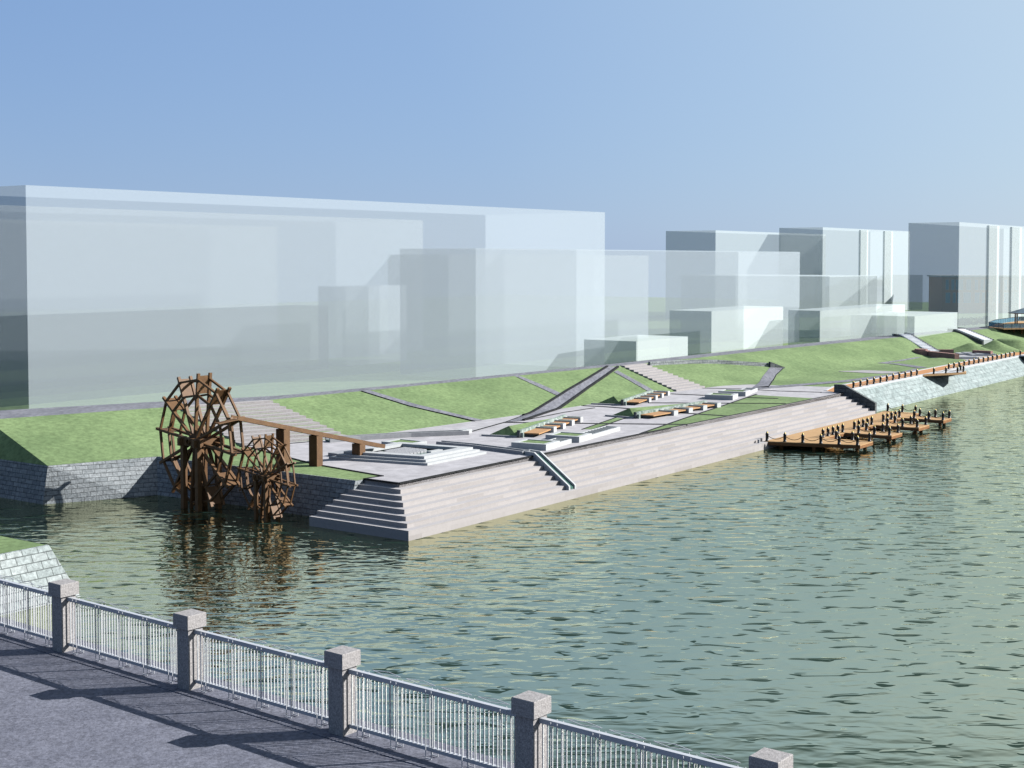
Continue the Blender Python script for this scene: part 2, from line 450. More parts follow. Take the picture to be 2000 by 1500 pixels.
def sheet(name, pix, mat, lift, z=ZP, kind='structure'):
    mb = MB(); pts = [G(x, y, z + lift) for x, y in pix]
    n = len(pts); ar = sum(pts[i].x * pts[(i + 1) % n].y - pts[(i + 1) % n].x * pts[i].y for i in range(n))
    mb.face(pts if ar > 0 else pts[::-1])
    return tag(mb.build(name, mat), kind=kind)
# lawn panels let into the plaza
sheet('lawn', [(1252, 847), (1335, 818.5), (1420, 790.5), (1476, 771.3), (1590, 778)], GRASS, .022)
sheet('lawn', [(1140, 838.2), (1157, 838.6), (1218, 817.2), (1203, 816)], GRASS, .022)
sheet('lawn', [(1256, 797.5), (1272, 797.8), (1262, 802), (1246, 801)], GRASS, .022)
kerb('kerb', [(469, 872.3), (488, 874), (560, 893), (620, 908), (748, 930)], 'dark kerb between the wheel lawn and the plaza')
kerb('kerb', [(748, 930), (712, 935), (779, 944)], 'short hooked dark kerb above the left end of the steps')
kerb('kerb', [(779, 944), (1249, 848), (1646, 767.5)], 'long dark kerb along the top of the quay steps', .2)
kerb('kerb', [(1250.5, 847.3), (1335, 818), (1420, 790), (1478, 770)], 'dark kerb on the upper side of the big triangular lawn', .22)
kerb('kerb', [(1137, 839), (1204, 815.5)], 'dark kerb on the left of the narrow lawn strip', .16)
kerb('kerb', [(1157, 839.6), (1221, 817)], 'dark kerb on the right of the narrow lawn strip', .16)
kerb('kerb', [(469, 872), (560, 867), (630, 861)], 'dark kerb at the foot of the broad left stairs', .16)
kerb('kerb', [(918, 844), (990, 824), (1022, 812)], 'dark kerb leading from the long trough to the ramp', .2)
kerb('kerb', [(1024, 821.3), (1100, 806), (1161, 797)], 'thin dark kerb running right from the foot of the ramp', .18)
kerb('kerb', [(1372, 758.3), (1450, 760), (1520, 764), (1605, 766.6)], 'thin dark kerb at the foot of the hollow lawn', .22)
def channel(pix, label, w=.55):
    pts = densify([G(x, y, ZP + .014) for x, y in pix], 4)
    o = thing('drain_channel', label, 'drain', pts[0], 0, 'drain channels across the plaza')
    n = len(pts)
    for s in (-1, 1):
        q = []
        for i, p in enumerate(pts):
            d = pts[min(i + 1, n - 1)] - pts[max(i - 1, 0)]; d.z = 0; d.normalize()
            q.append(p + Vector((-d.y, d.x, 0)) * s * (w / 2 - .05))
        ribbon(q, .1, th=.04).build('edge', KERB, o)
    ribbon(pts, w - .2, th=.012).build('cover', PATH, o)
channel([(985, 825.2), (1110, 827), (1342, 829.3)], 'grey drain channel crossing the plaza below the narrow lawn strip')
channel([(1137, 792.5), (1180, 794.5), (1242, 799.4)], 'grey drain channel behind the middle bench terrace')
channel([(1331, 806.8), (1423, 813)], 'grey drain channel cutting the big triangular lawn in front of the planters')
channel([(1266, 787), (1380, 787.5), (1535, 788.4)], 'grey drain channel from the upper bench terrace across the big lawn')
channel([(1310, 769.4), (1378, 772.5)], 'grey drain channel between the broad right stairs and the paired planters')
channel([(1459, 776.6), (1520, 778.6)], 'grey drain channel at the narrow top of the big lawn')

def slope_path(name, leftpix, rightpix, mat, lift=.05):
    a = densify([GS(*p) for p in leftpix], 1.0); b0 = [GS(*p) for p in rightpix]
    b = densify(b0, 1.0); n = max(len(a), len(b))
    def res(q):
        ln = [0]
        for p, r in zip(q, q[1:]): ln.append(ln[-1] + (r - p).length)
        out = []
        for i in range(n):
            tt = ln[-1] * i / (n - 1); k = 0
            while k < len(q) - 2 and ln[k + 1] < tt: k += 1
            f = (tt - ln[k]) / max(1e-6, ln[k + 1] - ln[k]); p = q[k] + (q[k + 1] - q[k]) * f
            out.append(Vector((p.x, p.y, terr(*AB(p)) + lift)))
        return out
    mb = MB(); mb.strip(res(a), res(b))
    for f in mb.f: pass
    o = mb.build(name, mat)
    return tag(o, kind='structure')
slope_path('path', [(706, 764), (800, 793), (928, 822.5)], [(722, 763), (812, 790), (945, 821)], PATH)
slope_path('path', [(1001, 734), (1045, 753), (1088, 773)], [(1010, 733.3), (1056, 751), (1099, 770)], PATH)
slope_path('path', [(1199, 727), (1230, 744), (1268, 766)], [(1206, 724), (1241, 743), (1279, 764)], PATH)
slope_path('path', [(988, 825), (1030, 810), (1110, 762), (1187, 717)], [(1020, 822.5), (1092, 798), (1150, 757), (1206, 717)], PATH, .06)
kerb('ramp_kerb_shade', [(1022, 812), (1030, 810), (1110, 762), (1186, 716.5)], 'dark kerb with painted side shade on the left edge of the diagonal ramp', .3, True, .18)  # dark kerbs made thick, their colour standing for shade on the ramp sides
kerb('ramp_kerb_shade', [(1022, 822), (1092, 798.3), (1150, 757), (1207, 717)], 'dark kerb with painted side shade on the right edge of the diagonal ramp', .3, True, .18)
kerb('kerb', [(706, 764.5), (800, 793.7), (928, 823.2)], 'thin dark kerb beside the left grass-slope path', .1, True, .08)
slope_path('path', [(1470, 757), (1482, 748), (1490, 735), (1504, 718)], [(1502, 757.5), (1507, 745), (1516, 732), (1530, 719)], PATH)
slope_path('path', [(1470, 757), (1560, 750.5), (1650, 743), (1740, 731), (1790, 720)], [(1480, 760.5), (1565, 754), (1655, 746.5), (1740, 735.5), (1793, 723.8)], PATH)
slope_path('path', [(1795, 719.5), (1740, 711), (1713, 709.5)], [(1812, 718), (1760, 710.5), (1730, 709)], PATH)
slope_path('path', [(1713, 709.5), (1755, 704), (1790, 698)], [(1730, 710), (1770, 704), (1800, 698.5)], PATH)
slope_path('gravel_patch', [(1638, 725.3), (1690, 723.5), (1768, 727)], [(1638, 725.8), (1720, 730.3), (1752, 729.3)], PALEPAVE)
kerb('kerb', [(1500, 757.5), (1508, 745), (1516, 732), (1531, 718)], 'thin dark kerb on the right of the curving slope path', .14, True, .06)

# wavy stone wall at the head of the hollow lawn
pts = [GS(*p) for p in ((1268, 713.5), (1300, 711.5), (1350, 709.5), (1400, 709.5), (1440, 712), (1475, 714), (1503, 715.5))]
pts = densify(pts, 2)
mb = MB(); n = len(pts)
for i in range(n - 1):
    p, q = pts[i], pts[i + 1]; d = (q - p).normalized(); s = Vector((-d.y, d.x, 0)) * .2
    zt = .5
    lo = [p - s, q - s, q + s, p + s]
    mb.hexa([Vector((k.x, k.y, k.z - .8)) for k in lo], [Vector((k.x, k.y, k.z + zt)) for k in lo])
t = thing('garden_wall', 'low wavy grey stone wall at the head of the hollow lawn', 'wall', pts[0])
mb.build('coping', WALLSTONE, t)
p, q = GS(1503, 717), GS(1531, 719)
mb = MB(); d = (q - p).normalized(); s = Vector((-d.y, d.x, 0)) * .2; lo = [p - s, q - s, q + s, p + s]
mb.hexa([k - Vector((0, 0, .8)) for k in lo], [lo[0] + Vector((0, 0, .8)), lo[1] + Vector((0, 0, .15)), lo[2] + Vector((0, 0, .15)), lo[3] + Vector((0, 0, .8))])
mb.build('end_block', DARKSTONE, t)

# broad stairs up the embankment
def broad_stairs(bl, br, tl, tr, n, label):
    t = thing('broad_stairs', label, 'stairs', W(*bl, ZP))
    lerp = lambda p, q, f: (p[0] + (q[0] - p[0]) * f, p[1] + (q[1] - p[1]) * f)
    for k in range(n):
        f = k / n
        l0, r0 = lerp(bl, tl, f), lerp(br, tr, f); l1, r1 = lerp(bl, tl, min(1, f + 1.6 / n)), lerp(br, tr, min(1, f + 1.6 / n))
        z1 = ZP + (ZQ - ZP) * (k + 1) / n + .03
        m = MB(); m.prism([W(*l0)[:2], W(*r0)[:2], W(*r1)[:2], W(*l1)[:2]], z1 - .95, z1)
        m.build('step', STAIRSTONE, t)
broad_stairs((12.4, 30.1), (22.4, 26.2), (14.7, 42.0), (24.2, 38.9), 12, 'broad stone stairs up the grass slope behind the big wheel')
broad_stairs((81.3, 23.2), (88.0, 22.6), (84.3, 33.4), (89.4, 33.0), 12, 'broad stone stairs up the grass slope behind the paired planters')

# ------------------------------------------------------------------ right bank: revetment, boardwalk, pier
m = MB()
B0, B1 = 3.7, 6.0
m.face([W(92.3, B0 - .6, -.8), W(420, B0 - .6, -.8), W(420, B1, ZP - .02), W(92.3, B1, ZP - .02)])
tag(m.build('revetment', REVET), 'pale blue-green stone revetment sloping into the river below the boardwalk', 'revetment')
m = MB()
m.prism([W(92.3, 6.35)[:2], W(420, 6.35)[:2], W(420, 9.1)[:2], W(99, 9.1)[:2], W(93.0, 7.7)[:2]], ZP - .3, ZP + .05)
tag(m.build('boardwalk', BOARDS), kind='structure')
m = MB(); m.prism([W(92.3, 5.9)[:2], W(420, 5.9)[:2], W(420, 6.35)[:2], W(92.3, 6.35)[:2]], ZP - .4, ZP + .10)
tag(m.build('boardwalk_kerb', WHITESTONE), 'white stone kerb on the river side of the orange boardwalk', 'kerb')
m = MB(); m.prism([W(93.2, 7.75)[:2], W(99, 9.1)[:2], W(420, 9.1)[:2], W(420, 9.45)[:2], W(99, 9.45)[:2], W(92.9, 8.0)[:2]], ZP - .4, ZP + .10)
tag(m.build('boardwalk_kerb', WHITESTONE), 'white stone kerb on the lawn side of the orange boardwalk', 'kerb')
# cheek wall between steps and revetment
m = MB()
pr = [(6.2, 4.1), (4.9, 4.1), (.75, 2.05), (.75, -1), (6.2, -1)]
f0 = [W(91.8, b, z) for b, z in pr]; f1 = [W(92.35, b, z) for b, z in pr]
m.mesh(f0 + f1, [(0, 1, 2, 3, 4), (9, 8, 7, 6, 5), (0, 5, 6, 1), (1, 6, 7, 2), (2, 7, 8, 3), (3, 8, 9, 4), (4, 9, 5, 0)])
tag(m.build('cheek_wall', DARKSTONE), 'dark block-stone cheek wall between the quay steps and the pale revetment', 'wall')

# pier with four fingers
pier = thing('pier', 'timber landing pier with four fingers at the foot of the steps', 'pier', W(75, -2, 0))
ZD = .78
fingers = [((59.6, 65.4), (62.1, 65.7)), ((71.0, 74.3), (71.2, 74.5)), ((79.8, 83.3), (80.0, 83.6)), ((88.8, 91.9), (89.0, 92.0))]
def pier_poly(inset=0.0, fw=0.0):
    p = [(59.0, .42)]
    p += [(62.0, -9.05), (65.6, -9.05), (65.4, -3.7)]
    p += [(71.0, -3.7), (71.2, -9.0), (74.5, -9.0), (74.3, -3.7)]
    p += [(79.8, -3.7), (80.0, -8.95), (83.6, -8.95), (83.3, -3.7)]
    p += [(88.8, -3.7), (89.0, -8.8), (92.0, -8.8), (91.9, -3.7), (95.0, -3.7), (95.0, .7), (91.7, .42)]
    return p
P2 = [W(a, b)[:2] for a, b in pier_poly()]
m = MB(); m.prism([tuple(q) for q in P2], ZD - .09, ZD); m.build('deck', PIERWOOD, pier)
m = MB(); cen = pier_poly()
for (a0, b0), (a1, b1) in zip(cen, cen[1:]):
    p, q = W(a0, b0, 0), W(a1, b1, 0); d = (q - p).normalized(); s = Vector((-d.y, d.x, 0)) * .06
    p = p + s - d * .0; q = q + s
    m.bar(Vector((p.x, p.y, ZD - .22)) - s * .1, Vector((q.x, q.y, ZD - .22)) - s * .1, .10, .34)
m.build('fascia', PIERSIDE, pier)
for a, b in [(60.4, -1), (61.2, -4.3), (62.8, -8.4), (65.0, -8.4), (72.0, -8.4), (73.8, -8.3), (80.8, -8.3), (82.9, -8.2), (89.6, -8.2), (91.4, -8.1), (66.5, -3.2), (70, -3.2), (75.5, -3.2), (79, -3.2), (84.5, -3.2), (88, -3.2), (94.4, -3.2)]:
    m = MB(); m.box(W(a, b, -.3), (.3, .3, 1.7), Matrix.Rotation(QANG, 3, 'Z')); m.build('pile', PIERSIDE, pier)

# bollards and chains
def bollard_proto():
    t = thing('bollard', 'x', 'bollard', (0, 0, 0))
    m = MB(); m.lathe([(.17, 0), (.17, .06), (.145, .08), (.145, .60), (.165, .62), (.165, .68), (.12, .74), (.08, .82)], 10); m.build('body', IRON, t, True)
    m = MB(); m.lathe([(.115, .72), (.10, .79), (.06, .87), (.02, .91), (.005, .92)], 10); m.build('cap', GOLD, t, True)
    return t
PROTO = bollard_proto(); used = [False]
def bollard(p, label, group, s=1.0):
    if not used[0]: o = PROTO; used[0] = True
    else: o = copy_tree(PROTO)
    o.location = p; o.scale = (s * 1.12, s * 1.12, s * 1.12); o['label'] = label; o['group'] = group
    return o
def chain(p, q, label, group, s=1.0, sag=.28):
    p, q = Vector(p), Vector(q); z = .52 * s; d = (q - p).normalized() * .14 * s
    pts = []
    for i in range(9):
        f = i / 8; w = (p + d) + (q - p - 2 * d) * f
        pts.append(w + Vector((0, 0, z - sag * s * 4 * f * (1 - f))))
    m = MB(); m.tube(pts, .034 * s, 5)
    tag(m.build('chain', CHAINM), label, 'chain', group)
def run(pts, where, gb, gc, s=1.0, sag=.28, chains=True, joins=None, wordb='black bollard with gold tip'):
    for i, p in enumerate(pts):
        bollard(p, f'{wordb}, {ORD[i]} {where}', gb, s)
    for i in range(len(pts) - 1):
        if joins and i not in joins: continue
        chain(pts[i], pts[i + 1], f'dark drooping chain, {ORD[i]} {where}', gc, s, sag)
GB, GC = 'bollards on the pier', 'chains between the pier bollards'
def on(a, b): return W(a, b, ZD)
run([on(59.45 + .46 * i, .25 - 1.82 * i) for i in range(6)], 'from the steps, near edge of the pier', GB, GC)
run([on(65.35, -8.75), on(65.25, -6.9), on(65.2, -5.1)], 'from the tip, inner side of nearest finger', GB, GC)
nm = ['second', 'third', 'farthest']
bays = [(65.5, 71.1), (74.4, 79.8), (83.4, 88.9)]
bn = ['nearest', 'middle', 'farthest']
for j, (a0, a1) in enumerate(bays):
    run([on(a0 + .05 + (a1 - a0 - .1) * i / 4, -3.45) for i in range(5)], f'from the left behind the {bn[j]} boat bay', GB, GC)
for j, ((a0, a1), (c0, c1)) in enumerate(fingers[1:]):
    run([on(a0 + .28, -5.2), on(a0 + .32, -7.0), on(c0 + .28, -8.65)], f'from the landing, near side of {nm[j]} finger', GB, GC)
    run([on(a1 - .2, -5.0), on(a1 - .15, -6.9), on(c1 - .25, -8.6)], f'from the landing, far side of {nm[j]} finger', GB, GC)
run([on(94.75, .2), on(94.75, -1.7), on(94.7, -3.4)], 'from the steps, far end of the pier', GB, GC)

GB2, GC2 = 'bollards along the orange boardwalk', 'chains along the orange boardwalk'
ZBW = ZP + .10
run([W(98.2 + 2.42 * i, 6.15, ZBW) for i in range(11)], 'from the cheek wall along the boardwalk', GB2, GC2, .95)
look = thing('lookout', 'pointed timber lookout platform jutting from the boardwalk over the revetment', 'lookout', W(124, 5.5, 0))
lp = [W(124.2, 5.85)[:2], W(131.6, 1.9)[:2], W(134.2, 2.7)[:2], W(136.0, 5.85)[:2]]
m = MB(); m.prism([tuple(x) for x in lp], ZP - .14, ZP + .13); m.build('edge_board', PIERWOOD, look)
m = MB(); m.prism([W(125.6, 5.85)[:2], W(131.7, 2.45)[:2], W(133.7, 3.1)[:2], W(135.4, 5.85)[:2]], ZP + .13, ZP + .15); m.build('deck', WHITESTONE, look)
m = MB(); v0 = [W(126.0, 5.7, ZP - .15), W(131.4, 2.6, ZP - .15), W(133.6, 3.2, ZP - .15), W(135.0, 5.7, ZP - .15)]; v1 = [W(128.5, 5.5, 2.5), W(130.8, 4.4, 2.45), W(132.6, 4.4, 2.45), W(133.6, 5.5, 2.5)]
m.hexa(v1, v0); m.build('bracket', DARKSTONE, look)
run([W(126.2, 4.95, ZP + .15), W(128.3, 3.85, ZP + .15), W(130.4, 2.8, ZP + .15), W(132.5, 2.6, ZP + .15), W(134.3, 3.6, ZP + .15)], 'from the left round the pointed lookout', GB2, GC2, .95)
run([W(136.6 + 2.5 * i, 6.15, ZBW) for i in range(15)], 'after the pointed lookout on the boardwalk', GB2, GC2, .95)
look2 = thing('lookout', 'rounded stone lookout bulging from the boardwalk at the right edge of the view', 'lookout', W(176, 5.5, 0))
def halfdisc(r, c, n=14): return [W(c + r * math.cos(math.pi + math.pi * k / n), 5.85 + .72 * r * math.sin(math.pi + math.pi * k / n))[:2] for k in range(n + 1)]
m = MB(); m.prism([tuple(x) for x in halfdisc(5.2, 179)], ZP - .05, ZP + .14); m.build('deck', WHITESTONE, look2)
m = MB(); top = halfdisc(4.9, 179); mid = W(179, 5.85); n = len(top)
lowp = [W(0, 0) * 0 + Vector((mid.x + (p[0] - mid.x) * .55, mid.y + (p[1] - mid.y) * .55, 1.2)) for p in top]; hi = [Vector((p[0], p[1], ZP - .05)) for p in top]
m.strip(hi, lowp, True); m.build('base', DARKSTONE, look2)
run([Vector((*W(179 + 4.7 * math.cos(math.pi + math.pi * k / 6), 5.85 + 3.3 * math.sin(math.pi + math.pi * k / 6))[:2], ZP + .14)) for k in range(7)], 'from the left round the rounded lookout', GB2, GC2, .95)
run([W(186 + 2.5 * i, 6.15, ZBW) for i in range(6)], 'after the rounded lookout on the boardwalk', GB2, GC2, .95)

# ------------------------------------------------------------------ plaza furniture
def local_box(m, org, e, n, s0, s1, t0, t1, z0, z1):
    P = lambda s, t: (org + e * s + n * t)
    q = [P(s0, t0), P(s1, t0), P(s1, t1), P(s0, t1)]
    m.hexa([Vector((k.x, k.y, z0)) for k in q], [Vector((k.x, k.y, z1)) for k in q])
def tray(root, org, e, n, s0, s1, t0, t1, z0, z1, rim, depth, mat, fill, fname):
    m = MB()
    for q in ((s0, s1, t0, t0 + rim), (s0, s1, t1 - rim, t1), (s0, s0 + rim, t0 + rim, t1 - rim), (s1 - rim, s1, t0 + rim, t1 - rim)):
        local_box(m, org, e, n, *q, z0, z1)
    m.build('box_wall', mat, root)
    m = MB(); local_box(m, org, e, n, s0 + rim, s1 - rim, t0 + rim, t1 - rim, z0, z1 - depth); m.build(fname, fill, root)
sets = [((32.0, 12.9), 16.0, 3.02, 14.6, 4.58, 'left'), ((62.6, 19.85), 14.6, 2.92, 13.2, 4.4, 'upper'), ((52.1, 11.9), -.8, 3.3, 15.6, 4.65, 'middle')]
for (a, b), ang, pitch, ln, s1, nm_ in sets:
    org = W(a, b, ZP); g = R(ang)
    e = U * math.cos(g) + V * math.sin(g); n = V * math.cos(g) - U * math.sin(g)
    zb = ZP + .012
    t = thing('bench_wall', f'low mossy stone back wall of the {nm_} bench terrace', 'wall', org)
    m = MB(); local_box(m, org, e, n, 0, ln, 0, .26, zb - .1, zb + .68); m.build('wall', MOSSWALL, t)
    m = MB(); local_box(m, org, e, n, -.22, 0, -.02, .28, zb - .1, zb + .71); m.build('end_pier', DARKSTONE, t)
    m = MB(); local_box(m, org, e, n, 0, .28, -.28, 0, zb - .1, zb + .45); m.build('buttress', MOSSWALL, t)
    m = MB(); local_box(m, org, e, n, -.2, .05, .28, 3.9, zb - .1, zb + .16)
    tag(m.build('mound_kerb', GREYSTONE), f'low grey kerb at the end of the {nm_} grass mound', 'kerb')
    P = lambda s, tt, z: org + e * s + n * tt + Vector((0, 0, z + .012))
    m = MB()
    v = [P(.06, .26, 0), P(.06, 3.5, 0), P(.95, 1.5, .95), P(1.6, .26, .66), P(ln - .5, .26, .5), P(ln - .5, .9, 0), P(6, 2.6, 0), P(.9, .26, .35)]
    for tri in ((0, 2, 1), (0, 7, 2), (7, 3, 2), (2, 3, 4), (2, 4, 5), (2, 5, 6), (2, 6, 1)): m.face([v[k] for k in tri])
    tag(m.build('grass_mound', GRASS), f'small pointed grass mound behind the {nm_} bench wall', 'mound')
    for k in range(4):
        s = s1 + pitch * k
        pt = thing('planter_box', f'white planter box, {ORD[k]} along the {nm_} bench wall from the viewer', 'planter', P(s, -1, 0), 0, 'small planters along the bench walls')
        tray(pt, org, e, n, s, s + .92, -1.87, -.03, zb - .05, zb + .52, .16, .05, PLANTER, GRASS, 'grass')
        q0, q1 = (.75, s1 - .02) if k == 0 else (s1 + pitch * (k - 1) + .94, s - .02)
        m = MB(); st = thing('timber_seat', f'orange timber seat, {ORD[k]} along the {nm_} bench wall from the viewer', 'seat', P(q0, -1, 0), 0, 'timber seats along the bench walls')
        local_box(m, org, e, n, q0, q1, -1.62, -.03, zb + .27, zb + .38); m.build('seat', TIMBER, st)
        m = MB(); local_box(m, org, e, n, q0 + .1, q1 - .1, -1.0, -.06, zb - .05, zb + .27); m.build('base', DARKSTONE, st)
for (a, b), ang, ext, lab in [((25.9, 5.8), 9, 2.7, 'large white planter nearest the river chute'), ((32.1, 6.3), 9, 7.2, 'large white planter with a long water trough beside the left benches'),
                              ((75.5, 12.3), 14, 1.5, 'large white planter beside the middle benches and the broad right stairs'), ((80.6, 13.1), 14, 4.6, 'large white planter farthest from the viewer with a water trough')]:
    org = W(a, b, ZP); g = R(ang); e = U * math.cos(g) + V * math.sin(g); n = V * math.cos(g) - U * math.sin(g); zb = ZP + .012
    t = thing('large_planter', lab, 'planter', org, 0, 'large planters on the plaza')
    tray(t, org, e, n, 0, 2.95, 0, 3.45, zb - .05, zb + .56, .42, .07, PLANTER, GRASS, 'grass')
    if ext > 2:
        tray(t, org, e, n, 2.96, 2.96 + ext, .05, 1.7, zb - .05, zb + .40, .18, .06, PLANTER, POOL, 'water')
        k = int(ext / .8)
        for i in range(k):
            m = MB(); s = 3.3 + i * (ext - .6) / k; local_box(m, org, e, n, s, s + .25, .25, 1.5, zb + .30, zb + .385); m.build('cross_slab', GREYSTONE, t)

# stepped square fountain
c = [(12.9, 8.75), (21.3, 8.95), (20.0, 18.0), (10.9, 17.9)]
cx = sum(p[0] for p in c) / 4; cy = sum(p[1] for p in c) / 4
def inset(f): return [W(cx + (p[0] - cx) * f, cy + (p[1] - cy) * f)[:2] for p in c]
t = thing('stepped_fountain', 'square stepped stone fountain with stepping stones, left on the plaza', 'fountain', W(cx, cy, ZP))
def ringp(f0, f1, z0, z1):
    m = MB(); o = inset(f0); i_ = inset(f1)
    for k in range(4):
        j = (k + 1) % 4
        q = [o[k], o[j], i_[j], i_[k]]
        m.hexa([Vector((*p, z0)) for p in q], [Vector((*p, z1)) for p in q])
    return m
for k, (f0, f1, z1) in enumerate(((1, .82, ZP + .21), (.91, .72, ZP + .42), (.82, .62, ZP + .64))):
    ringp(f0, f1, ZP - .02 + k * .2, z1).build('tier', PLANTER, t)
m = MB(); m.prism([tuple(p) for p in inset(.64)], ZP, ZP + .28); m.build('water', POOL, t)
for i in range(7):
    for j in range(9):
        fa = -.44 + .88 * (j / 8); fb = -.1 + .58 * (i / 6)
        if random.random() < .04: continue
        m = MB(); pa = W(cx + fa * 4.2 - .2, cy + fb * 4.5 - .1, 0)
        m.box((pa.x, pa.y, ZP + .36), (.42, .36, .16), Matrix.Rotation(QANG + R(3), 3, 'Z')); m.build('stepping_stone', GREYSTONE, t)
m = MB(); p = W(cx + 1.0, cy - 1.9, 0); m.box((p.x, p.y, ZP + .42), (1.6, .5, .3), Matrix.Rotation(QANG, 3, 'Z')); m.build('spout_block', PLANTER, t)
pt = thing('corner_planter', 'low white planter with grass on the far corner of the stepped fountain', 'planter', W(19.9, 16.6, ZP))
tray(pt, W(19.4, 16.2, ZP), U, V, 0, 2.6, 0, 3.2, ZP, ZP + .5, .35, .06, PLANTER, GRASS, 'grass')
m = MB(); local_box(m, W(12.3, 18.2, ZP), U, V, 0, 2.4, 0, 1.1, ZP, ZP + .3)
tag(m.build('stone_block', GREYSTONE), 'low grey stone block behind the left corner of the stepped fountain', 'block')

# water troughs
def trough(name, pts, w, h, label, cat='trough'):
    t = thing(name, label, cat, pts[0])
    n = len(pts)
    for s in (-1, 1):
        q = []
        for i, p in enumerate(pts):
            d = pts[min(i + 1, n - 1)] - pts[max(i - 1, 0)]; d.z = 0; d.normalize(); q.append(p + Vector((-d.y, d.x, 0)) * s * (w / 2 - .09))
        ribbon(q, .18, th=h).build('side_wall', GREYSTONE, t)
    ribbon(pts, w - .36, th=h * .5).build('water', POOL, t)
    return t
trough('water_trough', densify([G(640, 863.5, ZP), G(700, 859, ZP), G(800, 853, ZP), G(913, 848.5, ZP)], 3), 1.1, .42, 'long low stone water trough behind the stepped fountain')
m = MB(); p = G(905, 846.5, ZP); m.box((p.x, p.y, ZP + .2), (1.5, 1.0, .4), Matrix.Rotation(QANG, 3, 'Z'))
tag(m.build('stone_block', PLANTER), 'small white stone block at the right end of the long trough', 'block')
trough('water_trough', densify([G(858, 868, ZP), G(920, 873.5, ZP), G(975, 880.5, ZP), G(1028, 887.5, ZP)], 2), 1.0, .32, 'stone water trough leading from the fountain to the river chute')
# chute down the steps
t = thing('water_chute', 'white stone water chute running down the quay steps', 'chute', W(22, 4, 0))
def cw(b, off): return 23.1 + off - (4.9 - b) * .30
prof = [(6.3, ZP + .32), (4.75, ZP + .34), (.35, 1.12), (.25, 1.02), (.25, .3), (6.3, .3)]
for off in (-.55, .35):
    m = MB(); f0 = [W(cw(b, off), b, z) for b, z in prof]; f1 = [W(cw(b, off + .2), b, z) for b, z in prof]; n = len(prof)
    m.mesh(f0 + f1, [tuple(range(n)), tuple(range(n, 2 * n))[::-1]] + [(i, n + i, n + (i + 1) % n, (i + 1) % n) for i in range(n)])
    m.build('side_wall', PLANTER, t)
m = MB(); m.mesh([W(cw(b, o), b, z) for o in (-.345, .345) for b, z in ((6.3, ZP + .12), (4.75, ZP + .14), (.35, .92), (.35, .3), (6.3, .3))], [(0, 5, 6, 1), (1, 6, 7, 2), (2, 7, 8, 3), (0, 1, 2, 3, 4), (9, 8, 7, 6, 5)])
m.build('water', POOL, t)
# small post where the pier meets the steps
m = MB(); m.prism([W(57.65, .3)[:2], W(57.85, .3)[:2], W(57.85, .5)[:2], W(57.65, .5)[:2]], .70, 1.05); m.prism([W(57.62, .27)[:2], W(57.88, .27)[:2], W(57.88, .53)[:2], W(57.62, .53)[:2]], 1.05, 1.10)
tag(m.build('marker_post', GREYSTONE), 'tiny grey marker post on the lowest step beside the pier', 'post')

# ------------------------------------------------------------------ water wheels
def wheel():
    t = thing('waterwheel', 'large brown timber water wheel standing in the inlet', 'water wheel', (-25.03, 110.7, 0), R(-43))
    HZ, RR, half = 5.45, 5.5, .56       # local x = wheel plane, local y = axle
    m = MB(); m.tube([(0, -1.25, HZ), (0, 1.25, HZ)], .22, 10); m.build('axle', WHEELWOOD, t, True)
    for k in range(12):
        th = R(24 + 30 * k); d = Vector((math.cos(th), 0, math.sin(th))); C = Vector((0, 0, HZ))
        th2 = R(24 + 30 * (k + 1)); d2 = Vector((math.cos(th2), 0, math.sin(th2)))
        for s in (-1, 1):
            y = Vector((0, s * half, 0))
            m = MB(); m.bar(C + y + d * .25, C + y + d * RR, .20, .24, (0, 1, 0)); m.build('spoke', WHEELWOOD, t, True)
            for f in (.68, .91):
                m = MB(); m.bar(C + y * .98 + d * RR * f, C + y * .98 + d2 * RR * f, .16, .18, (0, 1, 0)); m.build('rim_strut', WHEELWOOD, t, True)
        m = MB(); m.bar(C + d * RR * .70, C + d * RR * .965, half * 1.85, .05, Vector((0, 1, 0)).cross(d)); m.build('paddle', WHEELWOOD, t, True)
    for sx in (-1, 1):
        for sy in (-1, 1):
            m = MB(); m.box((sx * 1.0, sy * .95, HZ / 2 - .6), (.40, .40, HZ + 1.9)); m.build('post', WHEELWOOD, t, True)
    for sy in (-1, 1):
        m = MB(); m.box((0, sy * .95 + (.02 if sy > 0 else -.02), HZ - .02), (3.1, .30, .62)); m.build('beam', WHEELWOOD, t, True)
    for sx in (-1, 1):
        m = MB(); m.box((sx * 1.02, 0, HZ - .06), (.30, 2.9, .60)); m.build('beam', WHEELWOOD, t, True)
    return t
w1 = wheel()
w2 = copy_tree(w1); w2.location = (-18.85, 105.7, 0); w2.scale = (.61, .61, .61)
w2['label'] = 'small brown timber water wheel in front of the flume posts'
for o in (w1, w2): o['group'] = 'water wheels in the inlet'
